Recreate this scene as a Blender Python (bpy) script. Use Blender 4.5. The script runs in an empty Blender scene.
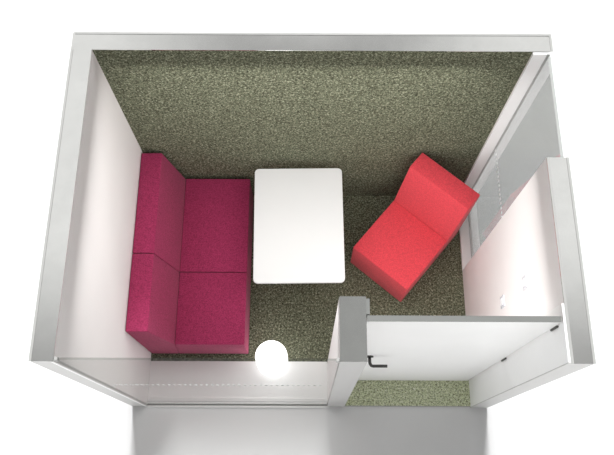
import bpy, bmesh, math, random
from mathutils import Matrix, Vector
random.seed(7)
scene = bpy.context.scene
COL = scene.collection

# ------------------------------------------------------------------ sizes (metres)
HW, T, D, H = 1.45, 0.119, 1.975, 2.306     # half width, wall thickness, depth, wall height
XI = HW - T                                  # inner face of the side walls
YB = 1.862                                   # inner face of the back wall
GZ = -0.02                                   # ground level outside (carpet is z = 0)

# ------------------------------------------------------------------ materials
def new_mat(name):
    m = bpy.data.materials.new(name); m.use_nodes = True
    nt = m.node_tree
    return m, nt, nt.nodes['Principled BSDF']

def plain(name, col, rough=0.5, metal=0.0, spec=0.5):
    m, nt, b = new_mat(name)
    b.inputs['Base Color'].default_value = (*col, 1)
    b.inputs['Roughness'].default_value = rough
    b.inputs['Metallic'].default_value = metal
    b.inputs['Specular IOR Level'].default_value = spec
    return m

def satin(name, col, rough=0.4, metal=0.0, amount=0.03, scale=6, spec=0.5):
    """a plain finish with a faint procedural mottling"""
    m, nt, b = new_mat(name)
    tc = nt.nodes.new('ShaderNodeTexCoord')
    n = nt.nodes.new('ShaderNodeTexNoise'); n.inputs['Scale'].default_value = scale; n.inputs['Detail'].default_value = 4
    r = nt.nodes.new('ShaderNodeValToRGB')
    r.color_ramp.elements[0].position = 0.3; r.color_ramp.elements[1].position = 0.7
    r.color_ramp.elements[0].color = (*[c * (1 - amount) for c in col], 1)
    r.color_ramp.elements[1].color = (*[min(1, c * (1 + amount)) for c in col], 1)
    nt.links.new(tc.outputs['Object'], n.inputs['Vector'])
    nt.links.new(n.outputs['Fac'], r.inputs['Fac'])
    nt.links.new(r.outputs['Color'], b.inputs['Base Color'])
    b.inputs['Roughness'].default_value = rough; b.inputs['Metallic'].default_value = metal
    b.inputs['Specular IOR Level'].default_value = spec
    return m

def carpet(name, cols, scale=190, bump=0.6):
    """looped carpet: random tuft colours plus fine noise and bump"""
    m, nt, b = new_mat(name)
    tc = nt.nodes.new('ShaderNodeTexCoord')
    v = nt.nodes.new('ShaderNodeTexVoronoi'); v.inputs['Scale'].default_value = scale
    sep = nt.nodes.new('ShaderNodeSeparateColor')
    n = nt.nodes.new('ShaderNodeTexNoise'); n.inputs['Scale'].default_value = scale * 0.35; n.inputs['Detail'].default_value = 5
    mix = nt.nodes.new('ShaderNodeMath'); mix.operation = 'MULTIPLY_ADD'
    mix.inputs[1].default_value = 0.62
    sc = nt.nodes.new('ShaderNodeMath'); sc.operation = 'MULTIPLY_ADD'; sc.inputs[1].default_value = 1.5; sc.inputs[2].default_value = -0.54
    r = nt.nodes.new('ShaderNodeValToRGB'); r.color_ramp.interpolation = 'LINEAR'
    els = r.color_ramp.elements
    els[0].position = 0.0; els[0].color = (*cols[0], 1)
    els[1].position = 1.0; els[1].color = (*cols[-1], 1)
    for i, c in enumerate(cols[1:-1], 1):
        e = els.new(i / (len(cols) - 1)); e.color = (*c, 1)
    L = nt.links.new
    L(tc.outputs['Object'], v.inputs['Vector']); L(tc.outputs['Object'], n.inputs['Vector'])
    L(v.outputs['Color'], sep.inputs['Color'])
    L(n.outputs['Fac'], sc.inputs[0])
    L(sep.outputs['Red'], mix.inputs[0]); L(sc.outputs[0], mix.inputs[2])
    L(mix.outputs[0], r.inputs['Fac']); L(r.outputs['Color'], b.inputs['Base Color'])
    bp = nt.nodes.new('ShaderNodeBump'); bp.inputs['Strength'].default_value = bump; bp.inputs['Distance'].default_value = 0.006
    L(mix.outputs[0], bp.inputs['Height']); L(bp.outputs['Normal'], b.inputs['Normal'])
    b.inputs['Roughness'].default_value = 0.95; b.inputs['Specular IOR Level'].default_value = 0.1
    return m

def fabric(name, col, scale=220, amount=0.22, bump=0.25):
    m, nt, b = new_mat(name)
    tc = nt.nodes.new('ShaderNodeTexCoord')
    v = nt.nodes.new('ShaderNodeTexVoronoi'); v.inputs['Scale'].default_value = scale
    sep = nt.nodes.new('ShaderNodeSeparateColor')
    r = nt.nodes.new('ShaderNodeValToRGB')
    r.color_ramp.elements[0].color = (*[c * (1 - amount) for c in col], 1)
    r.color_ramp.elements[1].color = (*[min(1, c * (1 + amount)) for c in col], 1)
    L = nt.links.new
    L(tc.outputs['Object'], v.inputs['Vector']); L(v.outputs['Color'], sep.inputs['Color'])
    L(sep.outputs['Red'], r.inputs['Fac']); L(r.outputs['Color'], b.inputs['Base Color'])
    bp = nt.nodes.new('ShaderNodeBump'); bp.inputs['Strength'].default_value = bump; bp.inputs['Distance'].default_value = 0.003
    L(v.outputs['Distance'], bp.inputs['Height']); L(bp.outputs['Normal'], b.inputs['Normal'])
    b.inputs['Roughness'].default_value = 0.9; b.inputs['Specular IOR Level'].default_value = 0.15
    b.inputs['Sheen Weight'].default_value = 0.12; b.inputs['Sheen Roughness'].default_value = 0.5
    return m

def glass(name, tint, gloss):
    """thin architectural pane: tinted see-through plus a mirror share that grows towards grazing views"""
    m = bpy.data.materials.new(name); m.use_nodes = True
    nt = m.node_tree; nt.nodes.clear()
    out = nt.nodes.new('ShaderNodeOutputMaterial')
    tr = nt.nodes.new('ShaderNodeBsdfTransparent'); tr.inputs['Color'].default_value = (*tint, 1)
    gl = nt.nodes.new('ShaderNodeBsdfGlossy'); gl.inputs['Roughness'].default_value = 0.02
    gl.inputs['Color'].default_value = (0.95, 0.96, 0.96, 1)
    fr = nt.nodes.new('ShaderNodeFresnel'); fr.inputs['IOR'].default_value = 1.5
    mu = nt.nodes.new('ShaderNodeMath'); mu.operation = 'MULTIPLY'; mu.inputs[1].default_value = gloss
    mx = nt.nodes.new('ShaderNodeMixShader')
    L = nt.links.new
    ge = nt.nodes.new('ShaderNodeNewGeometry')          # mirror only on the outward side of each face
    iv = nt.nodes.new('ShaderNodeMath'); iv.operation = 'SUBTRACT'; iv.inputs[0].default_value = 1.0
    m2 = nt.nodes.new('ShaderNodeMath'); m2.operation = 'MULTIPLY'; m2.use_clamp = True
    L(ge.outputs['Backfacing'], iv.inputs[1])
    L(fr.outputs[0], mu.inputs[0]); L(mu.outputs[0], m2.inputs[0]); L(iv.outputs[0], m2.inputs[1]); L(m2.outputs[0], mx.inputs[0])
    L(tr.outputs[0], mx.inputs[1]); L(gl.outputs[0], mx.inputs[2]); L(mx.outputs[0], out.inputs[0])
    return m

def glow(name, col, strength):
    m, nt, b = new_mat(name)
    b.inputs['Base Color'].default_value = (0.9, 0.9, 0.9, 1)
    b.inputs['Emission Color'].default_value = (*col, 1)
    b.inputs['Emission Strength'].default_value = strength
    return m

M = {}
M['ground'] = satin('white_studio_floor', (0.90, 0.90, 0.90), 0.8, 0, 0.01, 2, 0.2)
M['rim'] = satin('satin_aluminium', (0.84, 0.842, 0.818), 0.06, 0.92, 0.03, 9)
M['lip'] = satin('pale_aluminium_edge', (0.42, 0.422, 0.41), 0.6, 0.0, 0.02, 9, 0.2)
M['laminate'] = satin('white_wall_laminate', (0.87, 0.845, 0.84), 0.7, 0, 0.012, 3, 0.2)
M['white'] = satin('white_lacquer', (0.91, 0.91, 0.905), 0.4, 0, 0.01, 4, 0.4)
M['door'] = satin('door_white_laminate', (0.92, 0.92, 0.91), 0.45, 0, 0.012, 3, 0.4)
M['post'] = satin('grey_post_cap', (0.78, 0.79, 0.76), 0.06, 0.92, 0.03, 9)
M['doorcap'] = satin('door_top_edge_grey', (0.21, 0.216, 0.206), 0.6, 0.0, 0.02, 9, 0.2)
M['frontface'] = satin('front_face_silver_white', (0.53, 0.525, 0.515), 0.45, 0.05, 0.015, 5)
M['strip'] = satin('white_floor_panel', (0.95, 0.945, 0.94), 0.5, 0, 0.01, 4, 0.3)
M['carpet'] = carpet('olive_loop_carpet', [(0.020, 0.021, 0.014), (0.083, 0.088, 0.058), (0.170, 0.180, 0.120), (0.41, 0.425, 0.31)])
M['mat'] = carpet('lit_olive_loop_carpet', [(0.06, 0.065, 0.035), (0.45, 0.49, 0.29), (0.80, 0.85, 0.58), (0.98, 0.98, 0.88)])  # lighter copy of the olive carpet, with the recess's front light painted in
M['magenta'] = fabric('magenta_wool', (0.325, 0.031, 0.095), 190, 0.30, 0.35)
M['red'] = fabric('coral_red_wool', (0.70, 0.066, 0.085), scale=170, amount=0.14)
M['table'] = satin('white_table_laminate', (0.79, 0.79, 0.79), 0.4, 0, 0.008, 3, 0.3)
M['steel'] = plain('grey_powder_coat', (0.35, 0.35, 0.35), 0.4, 0.4)
M['dark'] = plain('dark_bronze_metal', (0.07, 0.068, 0.065), 0.4, 0.5)
M['black'] = plain('black_rubber', (0.02, 0.02, 0.02), 0.7)
M['plate'] = plain('pale_grey_switch_frame', (0.60, 0.61, 0.65), 0.5)
M['gasket'] = plain('grey_gasket', (0.58, 0.58, 0.59), 0.7)
M['plastic'] = plain('white_switch_plastic', (0.92, 0.93, 0.95), 0.3)
M['glass_front'] = glass('clear_grey_front_glass', (0.875, 0.88, 0.875), 0.08)
M['glass_side'] = glass('clear_grey_side_glass', (0.61, 0.615, 0.61), 1.2)
M['glass_edge'] = glass('polished_glass_edge', (0.78, 0.80, 0.78), 2.5)
M['dots'] = plain('white_frosted_dots', (0.92, 0.92, 0.92), 0.6)
M['lamp'] = glow('glowing_opal_shade', (1, 1, 1), 2.2)

# ------------------------------------------------------------------ mesh helpers
def obj(name, bm, mat, parent=None, smooth=False):
    me = bpy.data.meshes.new(name)
    bmesh.ops.recalc_face_normals(bm, faces=bm.faces[:])
    bm.to_mesh(me); bm.free()
    for m in (mat if isinstance(mat, (list, tuple)) else [mat]):
        me.materials.append(M[m])
    if smooth:
        for p in me.polygons: p.use_smooth = True
    o = bpy.data.objects.new(name, me); COL.objects.link(o)
    if parent is not None: o.parent = parent
    return o

def tag(o, label, cat, group=None, kind=None):
    o['label'] = label; o['category'] = cat
    if group: o['group'] = group
    if kind: o['kind'] = kind
    return o

def thing(name, label, cat, loc=(0, 0, 0), rz=0, group=None, kind=None):
    o = bpy.data.objects.new(name, None); COL.objects.link(o)
    o.empty_display_size = 0.1
    o.location = loc; o.rotation_euler = (0, 0, rz)
    return tag(o, label, cat, group, kind)

def add_box(bm, x0, x1, y0, y1, z0, z1, bev=0.0, seg=2):
    g = bmesh.ops.create_cube(bm, size=1.0)
    vs = g['verts']
    for v in vs:
        v.co = Vector(((x0 + x1) / 2 + v.co.x * (x1 - x0), (y0 + y1) / 2 + v.co.y * (y1 - y0), (z0 + z1) / 2 + v.co.z * (z1 - z0)))
    if bev:
        es = list({e for v in vs for e in v.link_edges})
        bmesh.ops.bevel(bm, geom=es, offset=bev, segments=seg, affect='EDGES', profile=0.5)
    return vs

def box(*a, **k):
    bm = bmesh.new(); add_box(bm, *a, **k); return bm

def prism(poly_xz, y0, y1, bev=0.0, seg=3):
    """polygon in the x-z plane, extruded along y"""
    bm = bmesh.new()
    a = [bm.verts.new((x, y0, z)) for x, z in poly_xz]
    b = [bm.verts.new((x, y1, z)) for x, z in poly_xz]
    n = len(a)
    bm.faces.new(a); bm.faces.new(b[::-1])
    for i in range(n):
        bm.faces.new((a[i], b[i], b[(i + 1) % n], a[(i + 1) % n]))
    bmesh.ops.recalc_face_normals(bm, faces=bm.faces[:])
    if bev:
        bmesh.ops.bevel(bm, geom=bm.edges[:], offset=bev, segments=seg, affect='EDGES', profile=0.5)
    return bm

def slab_xy(poly, z0, z1, bev=0.0, seg=2):
    bm = bmesh.new()
    a = [bm.verts.new((x, y, z0)) for x, y in poly]
    b = [bm.verts.new((x, y, z1)) for x, y in poly]
    n = len(a)
    bm.faces.new(a); top = bm.faces.new(b)
    for i in range(n):
        bm.faces.new((a[i], b[i], b[(i + 1) % n], a[(i + 1) % n]))
    bmesh.ops.recalc_face_normals(bm, faces=bm.faces[:])
    if bev:
        es = [e for e in bm.edges if abs(e.verts[0].co.z - e.verts[1].co.z) < 1e-6]
        bmesh.ops.bevel(bm, geom=es, offset=bev, segments=seg, affect='EDGES', profile=0.5)
    return bm

def rounded_rect(w, d, r, n=8):
    pts = []
    for cx, cy, a0 in ((w / 2 - r, d / 2 - r, 0), (-w / 2 + r, d / 2 - r, 90), (-w / 2 + r, -d / 2 + r, 180), (w / 2 - r, -d / 2 + r, 270)):
        for i in range(n + 1):
            a = math.radians(a0 + 90 * i / n)
            pts.append((cx + r * math.cos(a), cy + r * math.sin(a)))
    return pts

def lathe(profile, n=48):
    bm = bmesh.new(); rings = []
    for r, z in profile:
        if r < 1e-6: rings.append([bm.verts.new((0, 0, z))])
        else: rings.append([bm.verts.new((r * math.cos(2 * math.pi * i / n), r * math.sin(2 * math.pi * i / n), z)) for i in range(n)])
    for a, b in zip(rings, rings[1:]):
        for i in range(n):
            j = (i + 1) % n
            if len(a) == 1 and len(b) == 1: continue
            if len(a) == 1: bm.faces.new((a[0], b[j], b[i]))
            elif len(b) == 1: bm.faces.new((a[i], a[j], b[0]))
            else: bm.faces.new((a[i], a[j], b[j], b[i]))
    return bm

def tube(pts, r, n=12):
    """round bar swept through points, with capped ends"""
    bm = bmesh.new(); pts = [Vector(p) for p in pts]; rings = []
    up = None
    for i, p in enumerate(pts):
        d = (pts[min(i + 1, len(pts) - 1)] - pts[max(i - 1, 0)]).normalized()
        if up is None: up = d.orthogonal().normalized()
        up = (up - d * up.dot(d)).normalized(); s = d.cross(up)
        rings.append([bm.verts.new(p + r * (math.cos(2 * math.pi * k / n) * up + math.sin(2 * math.pi * k / n) * s)) for k in range(n)])
    for a, b in zip(rings, rings[1:]):
        for k in range(n): bm.faces.new((a[k], a[(k + 1) % n], b[(k + 1) % n], b[k]))
    bm.faces.new(rings[0][::-1]); bm.faces.new(rings[-1])
    return bm

# ------------------------------------------------------------------ setting: ground, floor, walls
bm = bmesh.new()
bmesh.ops.create_grid(bm, x_segments=1, y_segments=1, size=14)
for v in bm.verts: v.co.z = GZ
tag(obj('ground', bm, 'ground'), 'plain white studio ground all around the meeting booth', 'ground', kind='structure')

fl = thing('floor', 'olive green speckled carpet floor inside the booth', 'floor', kind='structure')
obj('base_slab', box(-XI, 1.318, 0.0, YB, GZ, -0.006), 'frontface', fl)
SX = 0.143      # the white panel ends at the post
obj('carpet', slab_xy([(-XI, 0.362), (SX, 0.362), (SX, 0.212), (XI, 0.212), (XI, YB), (-XI, YB)], -0.006, 0.0), 'carpet', fl)

tag(obj('trim_1', box(-XI, SX, 0.062, 0.362, -0.006, 0.0), 'strip'),
    'white floor strip between green carpet and front glass', 'floor strip', kind='structure')
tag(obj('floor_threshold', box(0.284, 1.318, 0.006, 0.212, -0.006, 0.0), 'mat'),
    'green carpet patch in the recess before the white door, front light painted into its colour', 'carpet', kind='structure')

def rim(parent, x0, x1, y0, y1, sides):
    """grey top cap with paler raised edge strips along the listed sides"""
    r = obj('rim', box(x0, x1, y0, y1, H - 0.006, H - 0.003), 'rim', parent)
    bm = bmesh.new(); w = 0.014
    if 'l' in sides: add_box(bm, x0, x0 + w, y0, y1, H - 0.003, H)
    if 'r' in sides: add_box(bm, x1 - w, x1, y0, y1, H - 0.003, H)
    if 'f' in sides: add_box(bm, x0 + w, x1 - w, y0, y0 + w, H - 0.003, H)
    if 'b' in sides: add_box(bm, x0 + w, x1 - w, y1 - w, y1, H - 0.003, H)
    obj('edge_strip', bm, 'lip', r)
    return r

wl = thing('wall_left', 'white left wall behind the magenta sofa with grey top rim', 'wall', (-HW, 0, 0), kind='structure')
def L0(o):      # children of wall empties are built in world coordinates
    o.location = -Vector(o.parent.location); return o
L0(obj('panel', box(-HW, -XI, 0.012, YB, GZ, H - 0.006), 'laminate', wl))
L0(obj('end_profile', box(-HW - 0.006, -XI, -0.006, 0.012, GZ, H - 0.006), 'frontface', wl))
L0(obj('channel', box(-XI - 0.017, -XI - 0.004, -0.009, -0.006, GZ, H - 0.006), 'white', wl))
L0(rim(wl, -HW - 0.008, -XI, -0.008, YB, 'l'))

wb = thing('wall_back', 'back wall lined with olive green carpet under a grey rim', 'wall', (0, D, 0), kind='structure')
L0(obj('panel', box(-HW, 1.436, YB + 0.013, D, GZ, H - 0.006), 'laminate', wb))
L0(obj('carpet_lining', box(-XI, XI, YB, YB + 0.013, 0.0, H - 0.006), 'carpet', wb))
L0(rim(wb, -HW - 0.008, 1.449, YB, D + 0.010, 'br'))

wr = thing('wall_right', 'white right wall panel with two switch plates beside the door', 'wall', (HW, 0, 0), kind='structure')
YS = 1.16       # solid panel ends here, glass begins
L0(obj('panel', box(XI, HW, 0.31, YS, GZ, H - 0.006), 'laminate', wr))
L0(obj('door_jamb', box(1.318, HW, 0.0, 0.31, GZ, H - 0.006), 'white', wr))
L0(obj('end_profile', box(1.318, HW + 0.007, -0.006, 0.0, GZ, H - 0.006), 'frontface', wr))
L0(rim(wr, XI, HW + 0.008, -0.008, YS, 'lr'))
for y, z, nm in ((0.595, 1.168, 'lower'), (0.588, 1.70, 'upper')):
    bm = box(XI - 0.009, XI, y - 0.042, y + 0.042, z - 0.042, z + 0.042, bev=0.003)
    sp = L0(obj('switch_plate', bm, 'plate', wr))
    obj('rocker', box(XI - 0.014, XI - 0.009, y - 0.024, y + 0.024, z - 0.024, z + 0.024, bev=0.002), 'plastic', sp)

wf = thing('wall_front', 'narrow grey topped post between front glass and door', 'post', (0.21, 0.17, 0), kind='structure')
L0(obj('panel', box(0.143, 0.284, 0.022, 0.342, GZ, H - 0.012), 'laminate', wf))
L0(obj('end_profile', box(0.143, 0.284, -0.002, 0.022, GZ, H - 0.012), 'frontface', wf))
L0(obj('rim', box(0.143, 0.284, -0.002, 0.342, H - 0.012, H), 'post', wf))
L0(obj('door_stop', box(0.284, 0.303, 0.246, 0.33, GZ, H), 'doorcap', wf))

# ------------------------------------------------------------------ glazing
w1 = thing('window_1', 'tall frameless front glass pane beside the post', 'window', (-0.6, 0, 0), kind='structure')
def pane(x0, x1, y0, y1, z0, z1, broad):
    """a pane whose exposed top edge is polished (slot 1)"""
    bm = box(x0, x1, y0, y1, z0, z1)
    bm.normal_update()
    for f in bm.faces:
        f.material_index = 1 if f.normal.z > 0.9 else 0
    return bm
L0(obj('glass_pane', pane(-XI, 0.143, 0.0, 0.012, 0.004, H, 'y'), ['glass_front', 'glass_edge'], w1))
rl = L0(obj('bottom_rail', box(-XI, 0.143, 0.013, 0.061, -0.006, 0.012, bev=0.002), 'white', w1))
obj('groove', box(-XI, 0.143, 0.030, 0.034, 0.0115, 0.0128), 'gasket', rl)
obj('front_sill', box(-XI, 0.143, -0.014, -0.0005, GZ, 0.004), 'white', rl)
bm = bmesh.new(); n = 39
for i in range(n):
    x = -1.285 + (0.06 + 1.285) * i / (n - 1)
    add_box(bm, x - 0.008, x + 0.008, 0.0121, 0.0127, 1.20, 1.245)
L0(obj('safety_dots', bm, 'dots', w1))
for x in (-XI + 0.012, 0.143 - 0.012):
    L0(obj('corner_clip', box(x - 0.009, x + 0.009, -0.004, 0.016, H - 0.03, H + 0.004, bev=0.003), 'lip', w1))

w2 = thing('window_2', 'glass side pane with white jamb behind the red chair', 'window', (1.42, 1.5, 0), kind='structure')
GX = 1.412
L0(obj('glass_pane', pane(GX, GX + 0.018, YS, YB - 0.018, 0.03, H - 0.004, 'x'), ['glass_side', 'glass_edge'], w2))
L0(obj('jamb', box(XI - 0.003, GX + 0.018, YB - 0.018, YB, 0.0, H - 0.007), 'white', w2))
br = L0(obj('bottom_rail', box(XI - 0.002, GX + 0.020, YS, YB - 0.018, -0.006, 0.03, bev=0.002), 'white', w2))
obj('groove', box(GX - 0.003, GX, YS, YB - 0.019, 0.0295, 0.032), 'gasket', br)
bm = bmesh.new()
for i in range(18):
    y = YS + 0.03 + i * 0.0365
    add_box(bm, GX - 0.0008, GX - 0.0001, y - 0.009, y + 0.009, 1.048, 1.066)
L0(obj('safety_dots', bm, 'dots', w2))

# ------------------------------------------------------------------ door
dr = thing('door_1', 'white door leaf with dark lever handle set back in the recess', 'door', (1.30, 0.222, 0), kind='structure')
L0(obj('leaf', box(0.288, 1.306, 0.209, 0.236, 0.006, H - 0.008), 'door', dr))
L0(obj('top_edge', box(0.288, 1.306, 0.209, 0.240, H - 0.008, H), 'doorcap', dr))
hx, hz = 0.392, 1.215
hd = L0(obj('lever_handle', tube([(hx, 0.209, hz), (hx, 0.170, hz), (hx + 0.002, 0.158, hz), (hx + 0.009, 0.146, hz), (hx + 0.020, 0.142, hz), (hx + 0.116, 0.142, hz)], 0.0105), 'dark', dr, True))
ro = tube([(hx, 0.209, hz), (hx, 0.200, hz)], 0.026, 24)
obj('rose', ro, 'dark', hd)
for z in (1.13, 2.17):
    L0(obj('hinge', tube([(1.311, 0.203, z - 0.05), (1.311, 0.203, z + 0.05)], 0.0065), 'dark', dr))

# ------------------------------------------------------------------ seats
HS, DS, LEAN, TT, HB = 0.439, 0.545, 0.108, 0.160, 0.937
TOT = DS + LEAN + TT
def seat_module(name, label, cat, front_corner, rz, w, mat, group=None):
    """front_corner is the ground point below one front corner; the seat faces local +x and spans w along local +y"""
    f = Vector((math.cos(rz), math.sin(rz), 0)); s = Vector((-math.sin(rz), math.cos(rz), 0))
    o = Vector((*front_corner, 0)) - f * TOT / 2 + s * w / 2
    t = thing(name, label, cat, o, rz, group)
    X = lambda x: x + TOT / 2          # profile x (0 at the seat front) to local x
    g = 0.0025
    obj('seat', prism([(X(0), 0.014), (X(0), HS), (X(-DS), HS), (X(-DS - 0.035), 0.014)], -w / 2 + g, w / 2 - g, 0.007), mat, t, False)
    obj('backrest', prism([(X(-DS - 0.036), 0.014), (X(-DS - 0.001), HS - 0.004), (X(-DS - LEAN), HB), (X(-DS - LEAN - TT), HB), (X(-DS - LEAN - TT), 0.014)],
                          -w / 2 + g, w / 2 - g, 0.007), mat, t, False)
    for x in (-0.07, -TOT + 0.07):
        for y in (-w / 2 + 0.07, w / 2 - 0.07):
            obj('foot', lathe([(0, 0), (0.022, 0), (0.022, 0.0145), (0, 0.0145)], 20), 'black', t).location = (X(x), y, 0.0)
    for c in t.children:
        if c.name.split('.')[0] in ('seat', 'backrest'):
            for p in c.data.polygons: p.use_smooth = True
            c.data.set_sharp_from_angle(angle=math.radians(38))
    return t
SXF = -0.514
seat_module('sofa_module', 'magenta sofa seat nearer the front glass, narrower of the two', 'sofa', (SXF, 0.419), 0, 0.591, 'magenta', 'magenta sofa seats along the left wall')
seat_module('sofa_module', 'magenta sofa seat against the green back wall, wider of the two', 'sofa', (SXF, 1.010), 0, 0.825, 'magenta', 'magenta sofa seats along the left wall')
seat_module('lounge_chair', 'coral red armless lounge chair turned at an angle beside white table', 'chair', (0.347, 1.229), 4.014, 0.563, 'red')

# ------------------------------------------------------------------ table
tb = thing('table', 'white rectangular table with rounded corners between sofa and red chair', 'table', (-0.0945, 1.319, 0), 0.015)
top = obj('tabletop', slab_xy(rounded_rect(0.702, 0.952, 0.035), 0.712, 0.74, 0.004), 'table', tb)
obj('column', lathe([(0, 0.011), (0.06, 0.011), (0.042, 0.03), (0.036, 0.06), (0.036, 0.67), (0.05, 0.70), (0.12, 0.706), (0.12, 0.712), (0, 0.712)]), 'steel', tb, True)
obj('base_plate', slab_xy(rounded_rect(0.42, 0.44, 0.05), 0.0, 0.012, 0.003), 'steel', tb)

# ------------------------------------------------------------------ lamp
lp = thing('floor_lamp', 'round white glowing drum lamp standing on the floor by front glass', 'lamp', (-0.311, 0.359, 0))
obj('shade', lathe([(0, 0.012), (0.110, 0.012), (0.126, 0.02), (0.129, 0.04), (0.129, 0.27), (0.125, 0.293), (0.113, 0.303), (0, 0.305)], 64), 'lamp', lp, True)
obj('base', lathe([(0, 0), (0.10, 0), (0.105, 0.004), (0.105, 0.013), (0, 0.013)], 48), 'white', lp)

# ------------------------------------------------------------------ light
def add_light(name, kind, loc, rot, **k):
    l = bpy.data.lights.new(name, kind)
    for a, v in k.items(): setattr(l, a, v)
    o = bpy.data.objects.new(name, l); COL.objects.link(o)
    o.location = loc; o.rotation_euler = rot
    return o
# soft studio key behind the booth, high enough to clear the back wall only in front of the booth
add_light('key_sun', 'SUN', (0, 8, 8), (math.radians(-46.3), 0, 0), energy=5.8, angle=math.radians(15))
# the booth's own flat ceiling luminaire, just below the rim (the ceiling itself is lifted off in the photograph)
add_light('ceiling_luminaire', 'AREA', (0, 1.02, 2.16), (0, 0, 0), shape='RECTANGLE', size=2.25, size_y=1.54, energy=24, spread=math.radians(176), color=(1, 0.985, 0.965))

# studio surround: dim overhead, brighter towards the horizon, brightest low in front of the booth
w = bpy.data.worlds.new('studio'); scene.world = w; w.use_nodes = True
nt = w.node_tree; bg = nt.nodes['Background']; L = nt.links.new
tc = nt.nodes.new('ShaderNodeTexCoord'); sp = nt.nodes.new('ShaderNodeSeparateXYZ')
rp = nt.nodes.new('ShaderNodeValToRGB')
els = rp.color_ramp.elements
els[0].position = 0.0; els[0].color = (0.10, 0.10, 0.10, 1)
els[1].position = 1.0; els[1].color = (0.28, 0.28, 0.28, 1)
for p_, v_ in ((0.62, 0.13), (0.82, 0.28)):
    e = els.new(p_); e.color = (v_, v_, v_, 1)
def smooth(sock, a, b):
    r = nt.nodes.new('ShaderNodeMapRange'); r.interpolation_type = 'SMOOTHSTEP'
    r.inputs['From Min'].default_value = a; r.inputs['From Max'].default_value = b
    L(sock, r.inputs['Value']); return r.outputs[0]
def mult(a, b):
    m = nt.nodes.new('ShaderNodeMath'); m.operation = 'MULTIPLY'; L(a, m.inputs[0])
    if isinstance(b, float): m.inputs[1].default_value = b
    else: L(b, m.inputs[1])
    return m.outputs[0]
ax = nt.nodes.new('ShaderNodeMath'); ax.operation = 'ABSOLUTE'; L(sp.outputs['X'], ax.inputs[0])
# a pair of overhead softboxes, back left and back right
soft = mult(mult(smooth(ax.outputs[0], 0.05, 0.3), smooth(sp.outputs['Y'], 0.10, 0.32)), mult(smooth(sp.outputs['Z'], 0.6, 0.78), 0.54))
fm = nt.nodes.new('ShaderNodeMapRange'); fm.inputs['From Min'].default_value = 0.1; fm.inputs['From Max'].default_value = -0.7
hm = nt.nodes.new('ShaderNodeMapRange'); hm.inputs['From Min'].default_value = 0.3; hm.inputs['From Max'].default_value = 0.02
pm = nt.nodes.new('ShaderNodeMath'); pm.operation = 'MULTIPLY'
am = nt.nodes.new('ShaderNodeMath'); am.operation = 'MULTIPLY_ADD'; am.inputs[1].default_value = 2.7
L(tc.outputs['Generated'], sp.inputs[0])
L(sp.outputs['Z'], rp.inputs['Fac'])
L(sp.outputs['Y'], fm.inputs['Value']); L(sp.outputs['Z'], hm.inputs['Value'])
L(fm.outputs[0], pm.inputs[0]); L(hm.outputs[0], pm.inputs[1])
L(pm.outputs[0], am.inputs[0]); L(rp.outputs['Color'], am.inputs[2])
ad = nt.nodes.new('ShaderNodeMath'); ad.operation = 'ADD'; L(am.outputs[0], ad.inputs[0]); L(soft, ad.inputs[1])
L(ad.outputs[0], bg.inputs['Color'])
bg.inputs['Strength'].default_value = 1.0

# ------------------------------------------------------------------ camera
cd = bpy.data.cameras.new('camera'); cam = bpy.data.objects.new('camera', cd); COL.objects.link(cam)
cd.sensor_width = 36.0; cd.lens = 36.0 * 710.03 / 614.0
cam.matrix_world = Matrix.Translation((-0.031, -0.584, 5.971)) @ Matrix.Rotation(-0.00072, 4, 'Z') @ Matrix.Rotation(0.34383, 4, 'X') @ Matrix.Rotation(0.00526, 4, 'Z')
scene.camera = cam

# ------------------------------------------------------------------ colour management, sampling helpers
vs = scene.view_settings
scene.display_settings.display_device = 'sRGB'
vs.view_transform = 'Standard'; vs.look = 'None'; vs.gamma = 1.0; vs.exposure = 0.0; vs.use_curve_mapping = False
cy = scene.cycles
cy.max_bounces = 12; cy.diffuse_bounces = 6; cy.glossy_bounces = 6; cy.transparent_max_bounces = 16
cy.use_denoising = True
